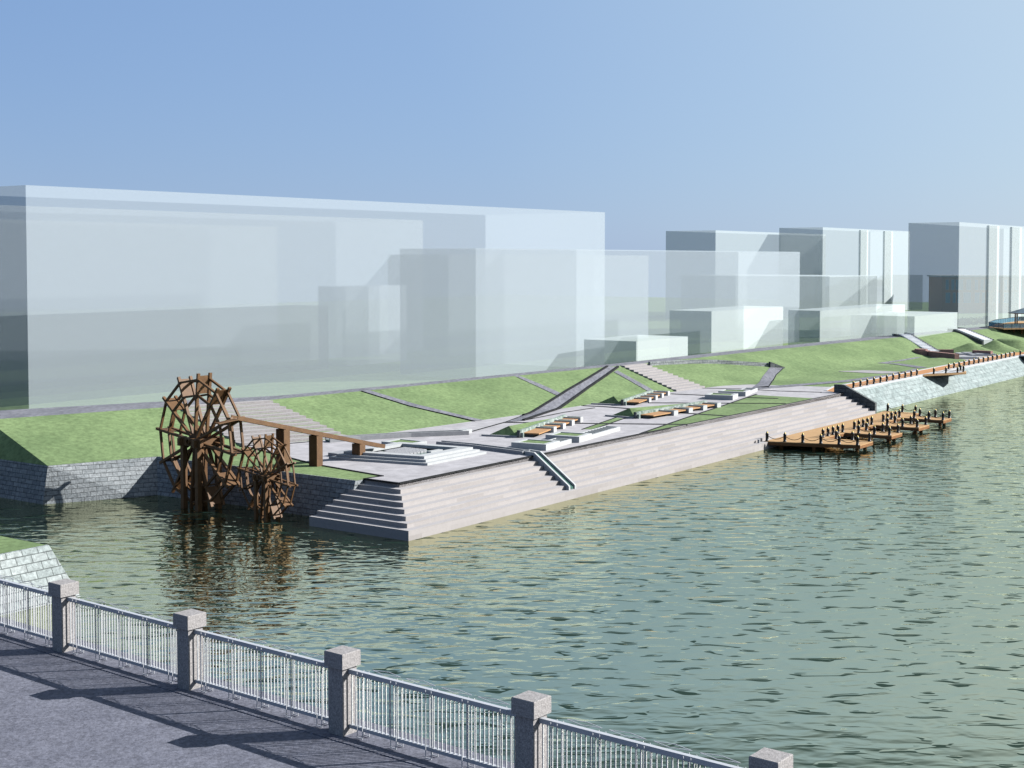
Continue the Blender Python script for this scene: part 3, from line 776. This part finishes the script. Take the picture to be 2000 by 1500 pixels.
# flume on timber piers
fl = thing('flume', 'sloping brown timber flume carried from the big wheel over tall plank posts to the fountain', 'flume', (-16, 113, 0))
fs, fe = Vector((-21.55, 106.9, 7.75)), Vector((-11.25, 118.7, 3.92))
d = (fe - fs).normalized(); side = Vector((d.y, -d.x, 0)).normalized()
m = MB()
for s in (-1, 1): m.bar(fs + side * s * .42, fe + side * s * .42, .07, .34)
m.bar(fs + Vector((0, 0, -.13)), fe + Vector((0, 0, -.13)), .8, .06)
m.build('trough', WHEELWOOD, fl)
m = MB(); m.bar(fs + Vector((0, 0, -.13)) + side * .2, fs + Vector((0, 0, -.75)) - d * 1.9 + side * .2, .6, .07); m.build('inlet_board', WHEELWOOD, fl)
for px, py, ln in ((552, 919, None), (625, 911, None), (704, 898, None)):
    p = G(px, py, ZP)
    f = (Vector((p.x, p.y, 0)) - Vector((fs.x, fs.y, 0))).dot(Vector((d.x, d.y, 0)).normalized()) / Vector((fe.x - fs.x, fe.y - fs.y, 0)).length
    c0 = fs + (fe - fs) * f
    m = MB(); zt = c0.z - .17
    m.box((c0.x, c0.y, (zt + ZP - .1) / 2), (.62, 1.0, zt - ZP + .1), Matrix.Rotation(math.atan2(d.y, d.x), 3, 'Z')); m.build('post', WHEELWOOD, fl)

# ------------------------------------------------------------------ bridge pavement and railing
FO = Vector((-8.45, 25.64, 12.6)); FD = Vector((2.92, -2.29, 0)).normalized(); FN = Vector((-FD.y, FD.x, 0))   # FN points to the river
if FN.dot(Vector((0, 1, 0))) < 0: FN = -FN
PITCH = 3.708; ZB = 12.6
org = FO - FD * .20 + FN * .20                     # the photograph's cap corner is the near one
def fence_pt(s, t, z=0.0): 
    p = org + FD * s + FN * t; return Vector((p.x, p.y, ZB + z))
fang = math.atan2(FD.y, FD.x)
m = MB()
q = [fence_pt(-60, -26), fence_pt(60, -26), fence_pt(60, .62), fence_pt(-60, .62)]
m.hexa([p - Vector((0, 0, .7)) for p in q], q)
tag(m.build('pavement', DECK), kind='structure')
m = MB(); q = [fence_pt(-60, -.33, .012), fence_pt(60, -.33, .012), fence_pt(60, .60, .012), fence_pt(-60, .60, .012)]
m.hexa([p - Vector((0, 0, .06)) for p in q], q)
tag(m.build('plinth', DECK), 'low grey plinth strip carrying the bridge railing', 'plinth')
# granite posts
gp = thing('railing_post', 'x', 'post', fence_pt(0, 0, .012), fang, 'granite posts of the bridge railing')
m = MB(); m.box((0, 0, .53), (.31, .31, 1.06)); m.build('shaft', GRANITE, gp, True)
m = MB(); b = .012
m.hexa([Vector((x, y, 1.06)) for x, y in ((-.2, -.2), (.2, -.2), (.2, .2), (-.2, .2))], [Vector((x, y, 1.30 - b)) for x, y in ((-.2, -.2), (.2, -.2), (.2, .2), (-.2, .2))])
m.hexa([Vector((x, y, 1.30 - b)) for x, y in ((-.2, -.2), (.2, -.2), (.2, .2), (-.2, .2))], [Vector((x, y, 1.30)) for x, y in ((-.19, -.19), (.19, -.19), (.19, .19), (-.19, .19))])
m.build('cap', GRANITE, gp, True)
names = ['square-capped granite railing post at the left, in front of the pale bank wall', 'square-capped granite railing post, second from the left',
         'square-capped granite railing post in the middle of the railing', 'square-capped granite railing post, second from the right, cut by the bottom edge',
         'granite railing post at the right end with only its cap in view']
# white panels
pn = thing('railing', 'x', 'railing', fence_pt(0, 0, .012), fang, 'white panels of the bridge railing')
x0, x1 = .165, PITCH - .165
m = MB(); m.box(((x0 + x1) / 2, 0, 1.0), (x1 - x0, .075, .07)); m.build('top_rail', WHITEMETAL, pn, True)
m = MB(); m.box(((x0 + x1) / 2, 0, .14), (x1 - x0, .065, .055)); m.build('bottom_rail', WHITEMETAL, pn, True)
nb = 42
for i in range(nb):
    x = x0 + .04 + (x1 - x0 - .08) * i / (nb - 1)
    m = MB(); m.box((x, 0, .566), (.017, .017, .795)); m.build('baluster', WHITEMETAL, pn, True)
bx = [x0 + .28 + (x1 - x0 - .56) * i / 4 for i in range(5)]
for x in bx:
    m = MB()
    for dx in (-.055, .055):
        for dy in (-.075, .075): m.box((x + dx, dy, .522), (.010, .010, 1.024))
    for zz in (.02,):
        for dy in (-.075, .075): m.box((x, dy, zz), (.098, .010, .014))
    m.build('bracket', WHITEMETAL, pn, True)
m = MB()
for xa, xb in zip(bx, bx[1:]):
    xm = (xa + xb) / 2
    for dy in (.08, .22):
        m.bar((xa + .06, .15, 1.04), (xm, dy, 1.04), .008, .008); m.bar((xm, dy, 1.04), (xb - .06, .15, 1.04), .008, .008)
m.build('scroll_wire', WHITEMETAL, pn, True)
pnames = ['white railing panel cut by the left edge of the view', 'white railing panel between the first and second granite posts', 'white railing panel between the second and middle granite posts',
          'white railing panel between the middle post and the post cut by the bottom edge', 'white railing panel at the right end running out of the bottom edge']
for k in range(5):
    o = gp if k == 0 else copy_tree(gp); o.location = fence_pt(PITCH * k, 0, .012); o['label'] = names[k]
for k in range(5):
    o = pn if k == 0 else copy_tree(pn); o.location = fence_pt(PITCH * (k - 1), 0, .012); o['label'] = pnames[k]

# ------------------------------------------------------------------ right bank details
def side_stairs(top, bot, ztop, zbot, w, n, label):
    """narrow stone stairs between dark side walls; top/bot = pixels of the centre of head and foot"""
    p, q = G(*top, ztop), G(*bot, zbot)
    t = thing('side_stairs', label, 'stairs', (q.x, q.y, zbot))
    d = Vector((q.x - p.x, q.y - p.y, 0)); ln = d.length; d.normalize(); s = Vector((-d.y, d.x, 0))
    m = MB()
    for k in range(n):
        zt = ztop + .45 - (ztop - zbot) * k / n; a = ln * k / n; bb = ln * (k + 1.4) / n
        qd = [p + d * a - s * w / 2, p + d * bb - s * w / 2, p + d * bb + s * w / 2, p + d * a + s * w / 2]
        m.hexa([Vector((v.x, v.y, zt - 1.0)) for v in qd], [Vector((v.x, v.y, zt)) for v in qd])
    m.build('flight', LITWHITESTONE, t)
    for sg in (-1, 1):
        m = MB(); o0 = s * sg * (w / 2 + .22); h = .42 if (s * sg).dot(Vector((-1, 0, 0))) > 0 else .62
        pr = [(-1.8, ztop + h), (0, ztop + h), (ln, zbot + h), (ln + .3, zbot + h), (ln + .3, zbot - 1), (-1.8, ztop - 3.5)]
        f0 = [Vector((*(p + d * x + o0 - s * .2)[:2], z)) for x, z in pr]; f1 = [Vector((*(p + d * x + o0 + s * .2)[:2], z)) for x, z in pr]; k = len(pr)
        m.mesh(f0 + f1, [tuple(range(k)), tuple(range(k, 2 * k))[::-1]] + [(i, k + i, k + (i + 1) % k, (i + 1) % k) for i in range(k)])
        m.build('side_wall', DARKSTONE, t)
side_stairs((1764, 657), (1822, 692), ZQ, ZP + .2, 1.9, 13, 'narrow stone stairs with dark side walls above the red brick walls')
side_stairs((1873, 646.5), (1928, 669), ZQ + .1, ZP + 1.0, 2.0, 12, 'narrow stone stairs with dark side walls above the grass mounds')

sheet('courtyard_paving', [(1806, 697), (1860, 704), (1905, 704.5), (1972, 699), (1925, 692), (1850, 688)], PALEPAVE, .03)
def wall_px(name, p, q, h, th, mat, label, cat='wall', z=ZP):
    P, Q = G(*p, z), G(*q, z); d = (Q - P).normalized(); s = Vector((-d.y, d.x, 0)) * th / 2
    m = MB(); lo = [P - s, Q - s, Q + s, P + s]
    m.hexa([Vector((k.x, k.y, z - .3)) for k in lo], [Vector((k.x, k.y, z + h)) for k in lo])
    return tag(m.build(name, mat), label, cat)
wall_px('brick_wall', (1812, 696.5), (1869, 703), 1.0, .9, REDBRICK, 'low red brick wall on the near side of the pale courtyard')
wall_px('brick_wall', (1824, 691.5), (1862, 691.8), .85, .8, REDBRICK, 'low red brick wall on the far side of the courtyard beside the stairs')
wall_px('brick_wall', (1901, 693), (1937, 695), .85, .8, REDBRICK, 'low red brick wall at the right end of the courtyard')
p = G(1799, 696, ZP); m = MB()
m.prism([(p.x + 1.5 * math.cos(k * math.pi / 4 + .4), p.y + 1.7 * math.sin(k * math.pi / 4 + .4)) for k in range(8)], ZP - .2, ZP + 1.05)
m.prism([(p.x + 1.1 * math.cos(k * math.pi / 4 + .4), p.y + 1.3 * math.sin(k * math.pi / 4 + .4)) for k in range(8)], ZP + 1.05, ZP + 1.3)
tag(m.build('brick_block', REDBRICK), 'stubby eight-sided red brick block at the foot of the narrow stairs', 'block')
for i, (x, y, w) in enumerate(((1880, 700.5, 5), (1893, 692.5, 4.5), (1918, 694.5, 4.5))):
    p = G(x, y, ZP); m = MB(); M = Matrix.Rotation(0.1, 3, 'Z')
    m.box((p.x, p.y, ZP + .15), (w, 2.2, .3), M); m.box((p.x + .4, p.y, ZP + .36), (w * .7, 1.5, .12), M)
    tag(m.build('stone_slab', WHITESTONE), ['white stone slab nearest the boardwalk in the courtyard', 'white stone slab farthest back in the courtyard', 'white stone slab at the right of the courtyard'][i], 'slab', 'white slabs in the courtyard')
def mound(px, py, r, h, label, flat=0.0, z=ZP):
    c = G(px, py, z); m = MB(); n, k = 28, 9; rings = []
    ph = random.random() * 6
    for i in range(k + 1):
        f = i / k; rr = r * (1 - f) + flat * r * f
        zz = h * f ** 1.45
        rings.append([Vector((c.x + rr * 1.25 * math.cos(a) * (1 + .10 * math.sin(3 * a + ph)), c.y + rr * math.sin(a) * (1 + .10 * math.sin(2 * a + ph)), z - .15 + zz)) for a in [j * 2 * math.pi / n for j in range(n)]])
    vs = [v for rg in rings for v in rg]; fs = []
    for i in range(k):
        for j in range(n): fs.append((i * n + j, i * n + (j + 1) % n, (i + 1) * n + (j + 1) % n, (i + 1) * n + j))
    fs.append(tuple(range(k * n, (k + 1) * n)))
    m.mesh(vs, fs, True)
    tag(m.build('grass_mound', GRASS), label, 'mound', 'grass mounds by the boardwalk')
mound(1894, 689, 5.6, 1.9, 'broad grass mound behind the red brick courtyard', .05)
mound(1943, 686, 5.0, 2.2, 'pointed grass mound right of the courtyard', .05)
mound(1972, 684, 5.5, 2.2, 'flat-topped grass mound near the right edge', .35)
mound(1838, 703, 7.0, .45, 'low grass swell between the forked path and the brick wall', .1)

# viewing deck with pavilion
dk = thing('viewing_deck', 'raised timber viewing deck on posts at the right edge beside the promenade', 'deck', W(216, 22, ZQ))
dp = [(1931, 638.5), (1960, 641.5), (2040, 640), (2075, 628), (1990, 627), (1945, 633)]
dpw = [G(x, y, ZQ + .15) for x, y in dp]
m = MB(); m.prism([(p.x, p.y) for p in dpw], ZQ - .1, ZQ + .15); m.build('deck', PIERWOOD, dk)
for x, y in ((1950, 640.2), (1968, 641), (1982, 641), (1998, 640.5), (2015, 640)):
    p = G(x, y, ZQ); m = MB(); m.box((p.x, p.y + .6, ZQ - 1.3), (.35, .35, 2.4)); m.build('post', BROWNPOST, dk)
rl = thing('glass_railing', 'blue glass railing with dark handrail round the viewing deck', 'railing', dpw[0])
loop = [dpw[3], dpw[4], dpw[5], dpw[0], dpw[1], dpw[2]]
for p, q in zip(loop, loop[1:]):
    m = MB(); m.bar(p + Vector((0, 0, .5)), q + Vector((0, 0, .5)), .04, .9); m.build('glass_pane', BLUEGLASS, rl)
    m = MB(); m.bar(p + Vector((0, 0, 1.0)), q + Vector((0, 0, 1.0)), .1, .08); m.build('handrail', IRON, rl)
    k = max(2, int((q - p).length / 1.8))
    m = MB()
    for i in range(k + 1):
        r = p + (q - p) * i / k; m.box((r.x, r.y, r.z + .5), (.06, .06, 1.0))
    m.build('stanchions', IRON, rl)
pv = thing('pavilion', 'small open pavilion with blue hipped roof and brown posts at the right edge', 'pavilion', G(1999, 636, ZQ + .15))
pc = G(1999, 636.5, ZQ + .15)
for sx, sy in ((-1.75, -1), (-1.2, 1.6), (1.75, -1), (2.2, 1.6)):
    m = MB(); m.box((pc.x + sx, pc.y + sy, pc.z + 1.35), (.22, .22, 2.7)); m.build('post', BROWNPOST, pv)
m = MB(); e_ = 2.4; ez = pc.z + 2.75
cn = [Vector((pc.x + x, pc.y + y, ez)) for x, y in ((-e_, -1.9), (e_, -1.9), (e_, 2.5), (-e_, 2.5))]
m.hexa([v - Vector((0, 0, .15)) for v in cn], cn); m.build('eaves_beam', BROWNPOST, pv)
m = MB(); apex = Vector((pc.x + .1, pc.y + .3, ez + 1.05)); cc = [v + Vector((0, 0, .004)) for v in cn]
for i in range(4): m.face([cc[i], cc[(i + 1) % 4], apex])
m.build('roof', BLUEROOF, pv)
# clipped hedge behind the promenade
m = MB(); p, q = G(1868, 639, 5.0), G(1930, 633.5, 5.0)
for i in range(420):
    f = random.random(); c0 = p + (q - p) * f + Vector((random.uniform(-.5, .5), random.uniform(-.8, .8), random.uniform(.4, 1.7)))
    M = Matrix.Rotation(random.random() * 6, 3, (random.random() - .5, random.random() - .5, 1)); s = random.uniform(.18, .34)
    m.mesh([c0 + M @ Vector(v) for v in ((-s, 0, -s), (s, 0, -s), (s * .3, s, s), (-s, .1, s))], [(0, 1, 2, 3)])
tag(m.build('hedge', HEDGE), 'low speckled hedge row at the foot of the tall white towers', 'hedge')

# ------------------------------------------------------------------ translucent massing blocks of the town
def slab(fl, fr, depth, zt, label, dirv=None, bays=(), zb=ZG, mat=None, name='apartment_block'):
    """fl, fr: front corners on the ground plan; depth towards the land"""
    fl, fr = Vector((fl[0], fl[1], 0)), Vector((fr[0], fr[1], 0)); e = (fr - fl).normalized(); n = dirv or Vector((-e.y, e.x, 0))
    q = [fl, fr, fr + n * depth, fl + n * depth]
    t = thing(name, label, 'building', (fl.x, fl.y, zb))
    m = MB()
    for i in range(4):
        j = (i + 1) % 4
        m.face([Vector((q[i].x, q[i].y, zb)), Vector((q[j].x, q[j].y, zb)), Vector((q[j].x, q[j].y, zt)), Vector((q[i].x, q[i].y, zt))])
    m.build('wall', mat or VEIL, t)
    m = MB(); m.face([Vector((k.x, k.y, zt + .003)) for k in q]); m.build('roof', mat or VEIL, t)
    for s0, s1, pr in bays:
        b = [fl + e * s0 - n * pr, fl + e * s1 - n * pr, fl + e * s1 - n * .02, fl + e * s0 - n * .02]
        m = MB()
        for i in range(4):
            j = (i + 1) % 4
            m.face([Vector((b[i].x, b[i].y, zb)), Vector((b[j].x, b[j].y, zb)), Vector((b[j].x, b[j].y, zt - .3)), Vector((b[i].x, b[i].y, zt - .3))])
        m.face([Vector((k.x, k.y, zt - .297)) for k in b])
        m.build('bay', WHITEVEIL, t)
    return t
def along(N_, xpix, dirv):
    """distance from N_ along dirv to the sight line of column xpix"""
    k = (xpix - 1000) / F
    return (k * N_[1] - N_[0]) / (dirv.x - k * dirv.y)
def tower(xn, ytop, Y, xl, xr, label, bays=(), mat=None, name='apartment_block', dmax=99):
    """near corner column xn with roof at row ytop at distance Y; left end column xl, right end column xr"""
    Nn = ((xn - 1000) / F * Y, Y); zt = CAMZ + (HY - ytop) * Y / F
    d = min(dmax, along(Nn, xl, V)); s = along(Nn, xr, U)
    fr = (Nn[0] + U.x * s, Nn[1] + U.y * s)
    bb = [(along(Nn, b0, U), along(Nn, b1, U), pr) for b0, b1, pr in bays]
    return slab(Nn, fr, d, zt, label, V, bb, mat=mat or TOWERVEIL, name=name)
slab((-47.7, 136), (14.35, 214), 23, 27.3, 'huge translucent white slab block nearest the left edge', V)
fr = (-16.6, 258); slab((fr[0] - U.x * 125, fr[1] - U.y * 125), fr, 22, 27.3, 'translucent white slab block directly behind the huge left block', V)
fr = (-48.0, 283); slab((fr[0] - U.x * 150, fr[1] - U.y * 150), fr, 20, 26.7, 'translucent white slab block, last of the three tall left rows', V)
fr = (-28.6, 215); slab((fr[0] - U.x * 70, fr[1] - U.y * 70), fr, 7, 12.8, 'low translucent block seen through the huge left block', mat=GREYVEIL)
fr = (-17.7, 232); slab((fr[0] - U.x * 15, fr[1] - U.y * 15), fr, 6, 15.7, 'mid-height translucent block behind the right half of the huge left block', V)
fr = (59.5, 286); slab((fr[0] - U.x * 111, fr[1] - U.y * 111), fr, 14, 21.6, 'long translucent white block in the middle of the skyline', V)
fr = (29.6, 300); slab((fr[0] - U.x * 70, fr[1] - U.y * 70), fr, 14, 20.9, 'translucent white block half hidden behind the long middle block', V)
tower(1397, 450, 385, 1300, 1612, 'tall translucent tower with dark left end, left of the three right-hand towers')
tower(1606, 444, 405, 1521, 1776, 'tall translucent tower with two bright bays, middle of the three right-hand towers', [(1677, 1692, .5), (1724, 1740, .5)])
tower(1872, 434, 290, 1773, 2045, 'tallest translucent tower with bright white bays at the right edge', [(1926, 1946, .5), (1971, 1990, .5)])
tower(1243, 667, 200, 1141, 1344, 'small low white translucent building beside the broad right stairs', mat=WHITEVEIL)
tower(1390, 608, 225, 1308, 1530, 'low translucent block in front of the left tower', dmax=8.5, mat=WHITEVEIL)
tower(1602, 607, 240, 1540, 1768, 'low bright translucent block in front of the middle tower', mat=WHITEVEIL)
tower(1787, 618, 255, 1662, 1871, 'lowest translucent block at the foot of the tallest tower', mat=WHITEVEIL)
tower(1620, 540, 300, 1330, 1713, 'mid-height wide translucent block in front of the two left-hand towers')
# stepped-gable building between the towers
Y = 470.0; k = Y / F
def sp(x, y): return Vector(((x - 1000) * k, Y, CAMZ - (y - HY) * k))
pr = [(1640, 607), (1640, 594), (1648, 578), (1674, 577), (1688, 561), (1714, 556), (1720, 547), (1743, 546), (1743, 560), (1755, 548), (1790, 545), (1802, 537), (1802, 607)]
pts = [sp(x, y) for x, y in pr]; pts[0].z = ZG; pts[-1].z = ZG
t = thing('stepped_building', 'grey building with stepped gables seen between the middle and tallest towers', 'building', (pts[0].x, Y, ZG))
m = MB(); n = len(pts); bk = [p + V * 14 for p in pts]
m.mesh(pts + bk, [tuple(range(n)), tuple(range(n, 2 * n))[::-1]] + [(i, n + i, n + (i + 1) % n, (i + 1) % n) for i in range(n)])
m.build('wall', GREYVEIL, t)
# orange brick school-like building behind the tallest tower
Y = 440.0; k = Y / F
xl, xr = (1840 - 1000) * k, (2030 - 1000) * k; zt = CAMZ - (541 - HY) * k
t = thing('brick_building', 'orange brick building with tall blue windows behind the tallest tower', 'building', (xl, Y, ZG))
m = MB(); m.prism([(xl, Y), (xr, Y), (xr, Y + 14), (xl, Y + 14)], ZG, zt); m.build('wall', ORANGEWALL, t)
m = MB(); m.box(((xl + xr) / 2, Y + 7, zt + .25), (xr - xl + 1, 15, .5)); m.build('roof', PLANTER, t)
for r_, (z0, z1) in enumerate(((zt - 8.2, zt - 5.0), (zt - 4.0, zt - .9))):
    x = xl + 1.2; i = 0
    while x < xr - 2:
        w = (1.3, .8, .8, 2.2)[(i + r_) % 4]
        f = MB(); f.box((x + w / 2, Y - .04, (z0 + z1) / 2), (w + .2, .12, z1 - z0 + .2)); fo = f.build('window', PLANTER, t)
        m = MB(); m.box((x + w / 2, Y - .10, (z0 + z1) / 2), (w, .06, z1 - z0)); m.build('pane', WINDOWBLUE, fo)
        x += w + (1.0, .6, 1.2, 1.4)[i % 4]; i += 1

# ------------------------------------------------------------------ light, sky, camera
SUN_EL, SAZ = R(28.5), math.atan2(.166, .986)         # direction towards the sun, measured from +X
sd = Vector((math.cos(SUN_EL) * math.cos(SAZ), math.cos(SUN_EL) * math.sin(SAZ), math.sin(SUN_EL)))
sun = bpy.data.lights.new('sun', 'SUN'); sun.energy = 4.5; sun.angle = R(.35); sun.color = (1, .975, .94)
so = bpy.data.objects.new('sun', sun); COL.objects.link(so); so.rotation_euler = sd.to_track_quat('Z', 'Y').to_euler(); so.location = (100, 0, 120)
world = bpy.data.worlds.new('World'); scene.world = world; world.use_nodes = True
nt = world.node_tree; nt.nodes.clear()
out = nt.nodes.new('ShaderNodeOutputWorld'); bg = nt.nodes.new('ShaderNodeBackground'); sky = nt.nodes.new('ShaderNodeTexSky')
sky.sky_type = 'NISHITA'; sky.sun_disc = False; sky.sun_elevation = SUN_EL
sky.sun_rotation = math.pi / 2 - SAZ
sky.air_density = 1.0; sky.dust_density = .4; sky.ozone_density = 2.5; sky.altitude = 0
geo = nt.nodes.new('ShaderNodeTexCoord')
dot = nt.nodes.new('ShaderNodeVectorMath'); dot.operation = 'DOT_PRODUCT'; dot.inputs[1].default_value = sd
nt.links.new(geo.outputs['Generated'], dot.inputs[0])
mr = nt.nodes.new('ShaderNodeMapRange'); mr.inputs['From Min'].default_value = -1; mr.inputs['From Max'].default_value = 1
nt.links.new(dot.outputs['Value'], mr.inputs['Value'])
k = 1 / 3.36
haze_col = ramp(nt, mr.outputs[0], [(0, (.16 * k, .27 * k, .50 * k)), (.45, (.19 * k, .33 * k, .62 * k)), (.58, (.25 * k, .40 * k, .68 * k)), (.68, (.37 * k, .52 * k, .74 * k)), (.76, (.50 * k, .63 * k, .77 * k)), (1, (1.0 * k, 1.0 * k, .95 * k))])
sep = nt.nodes.new('ShaderNodeSeparateXYZ'); nt.links.new(geo.outputs['Generated'], sep.inputs[0])
hz = nt.nodes.new('ShaderNodeMapRange'); hz.inputs['From Min'].default_value = 0; hz.inputs['From Max'].default_value = .25
hz.inputs['To Min'].default_value = .30; hz.inputs['To Max'].default_value = 0
nt.links.new(sep.outputs['Z'], hz.inputs['Value'])
mh = nt.nodes.new('ShaderNodeMixRGB'); nt.links.new(hz.outputs[0], mh.inputs['Fac']); nt.links.new(haze_col, mh.inputs['Color1']); mh.inputs['Color2'].default_value = (.40 * k, .54 * k, .76 * k, 1)
scl = nt.nodes.new('ShaderNodeMixRGB'); scl.blend_type = 'MULTIPLY'; scl.inputs['Fac'].default_value = 1; scl.inputs['Color2'].default_value = (.052, .052, .052, 1)
nt.links.new(sky.outputs[0], scl.inputs['Color1'])
ms = nt.nodes.new('ShaderNodeMixRGB'); ms.inputs['Fac'].default_value = .85
nt.links.new(scl.outputs[0], ms.inputs['Color1']); nt.links.new(mh.outputs[0], ms.inputs['Color2'])
bg.inputs['Strength'].default_value = 1.0
nt.links.new(ms.outputs[0], bg.inputs['Color']); nt.links.new(bg.outputs[0], out.inputs['Surface'])

cam = bpy.data.cameras.new('camera'); co = bpy.data.objects.new('camera', cam); COL.objects.link(co)
cam.sensor_fit = 'HORIZONTAL'; cam.sensor_width = 36; cam.lens = F / 2000 * 36
cam.shift_y = (PY - 750) / 2000; cam.clip_start = .1; cam.clip_end = 20000
co.location = (0, 0, CAMZ); co.rotation_euler = (math.pi / 2 - PIT, 0, 0)
scene.camera = co
scene.view_settings.view_transform = 'Standard'; scene.view_settings.look = 'None'
scene.view_settings.exposure = 1.75; scene.view_settings.gamma = 1
scene.cycles.transparent_max_bounces = 48
scene.cycles.max_bounces = 8
scene.cycles.caustics_reflective = False
scene.cycles.caustics_refractive = False
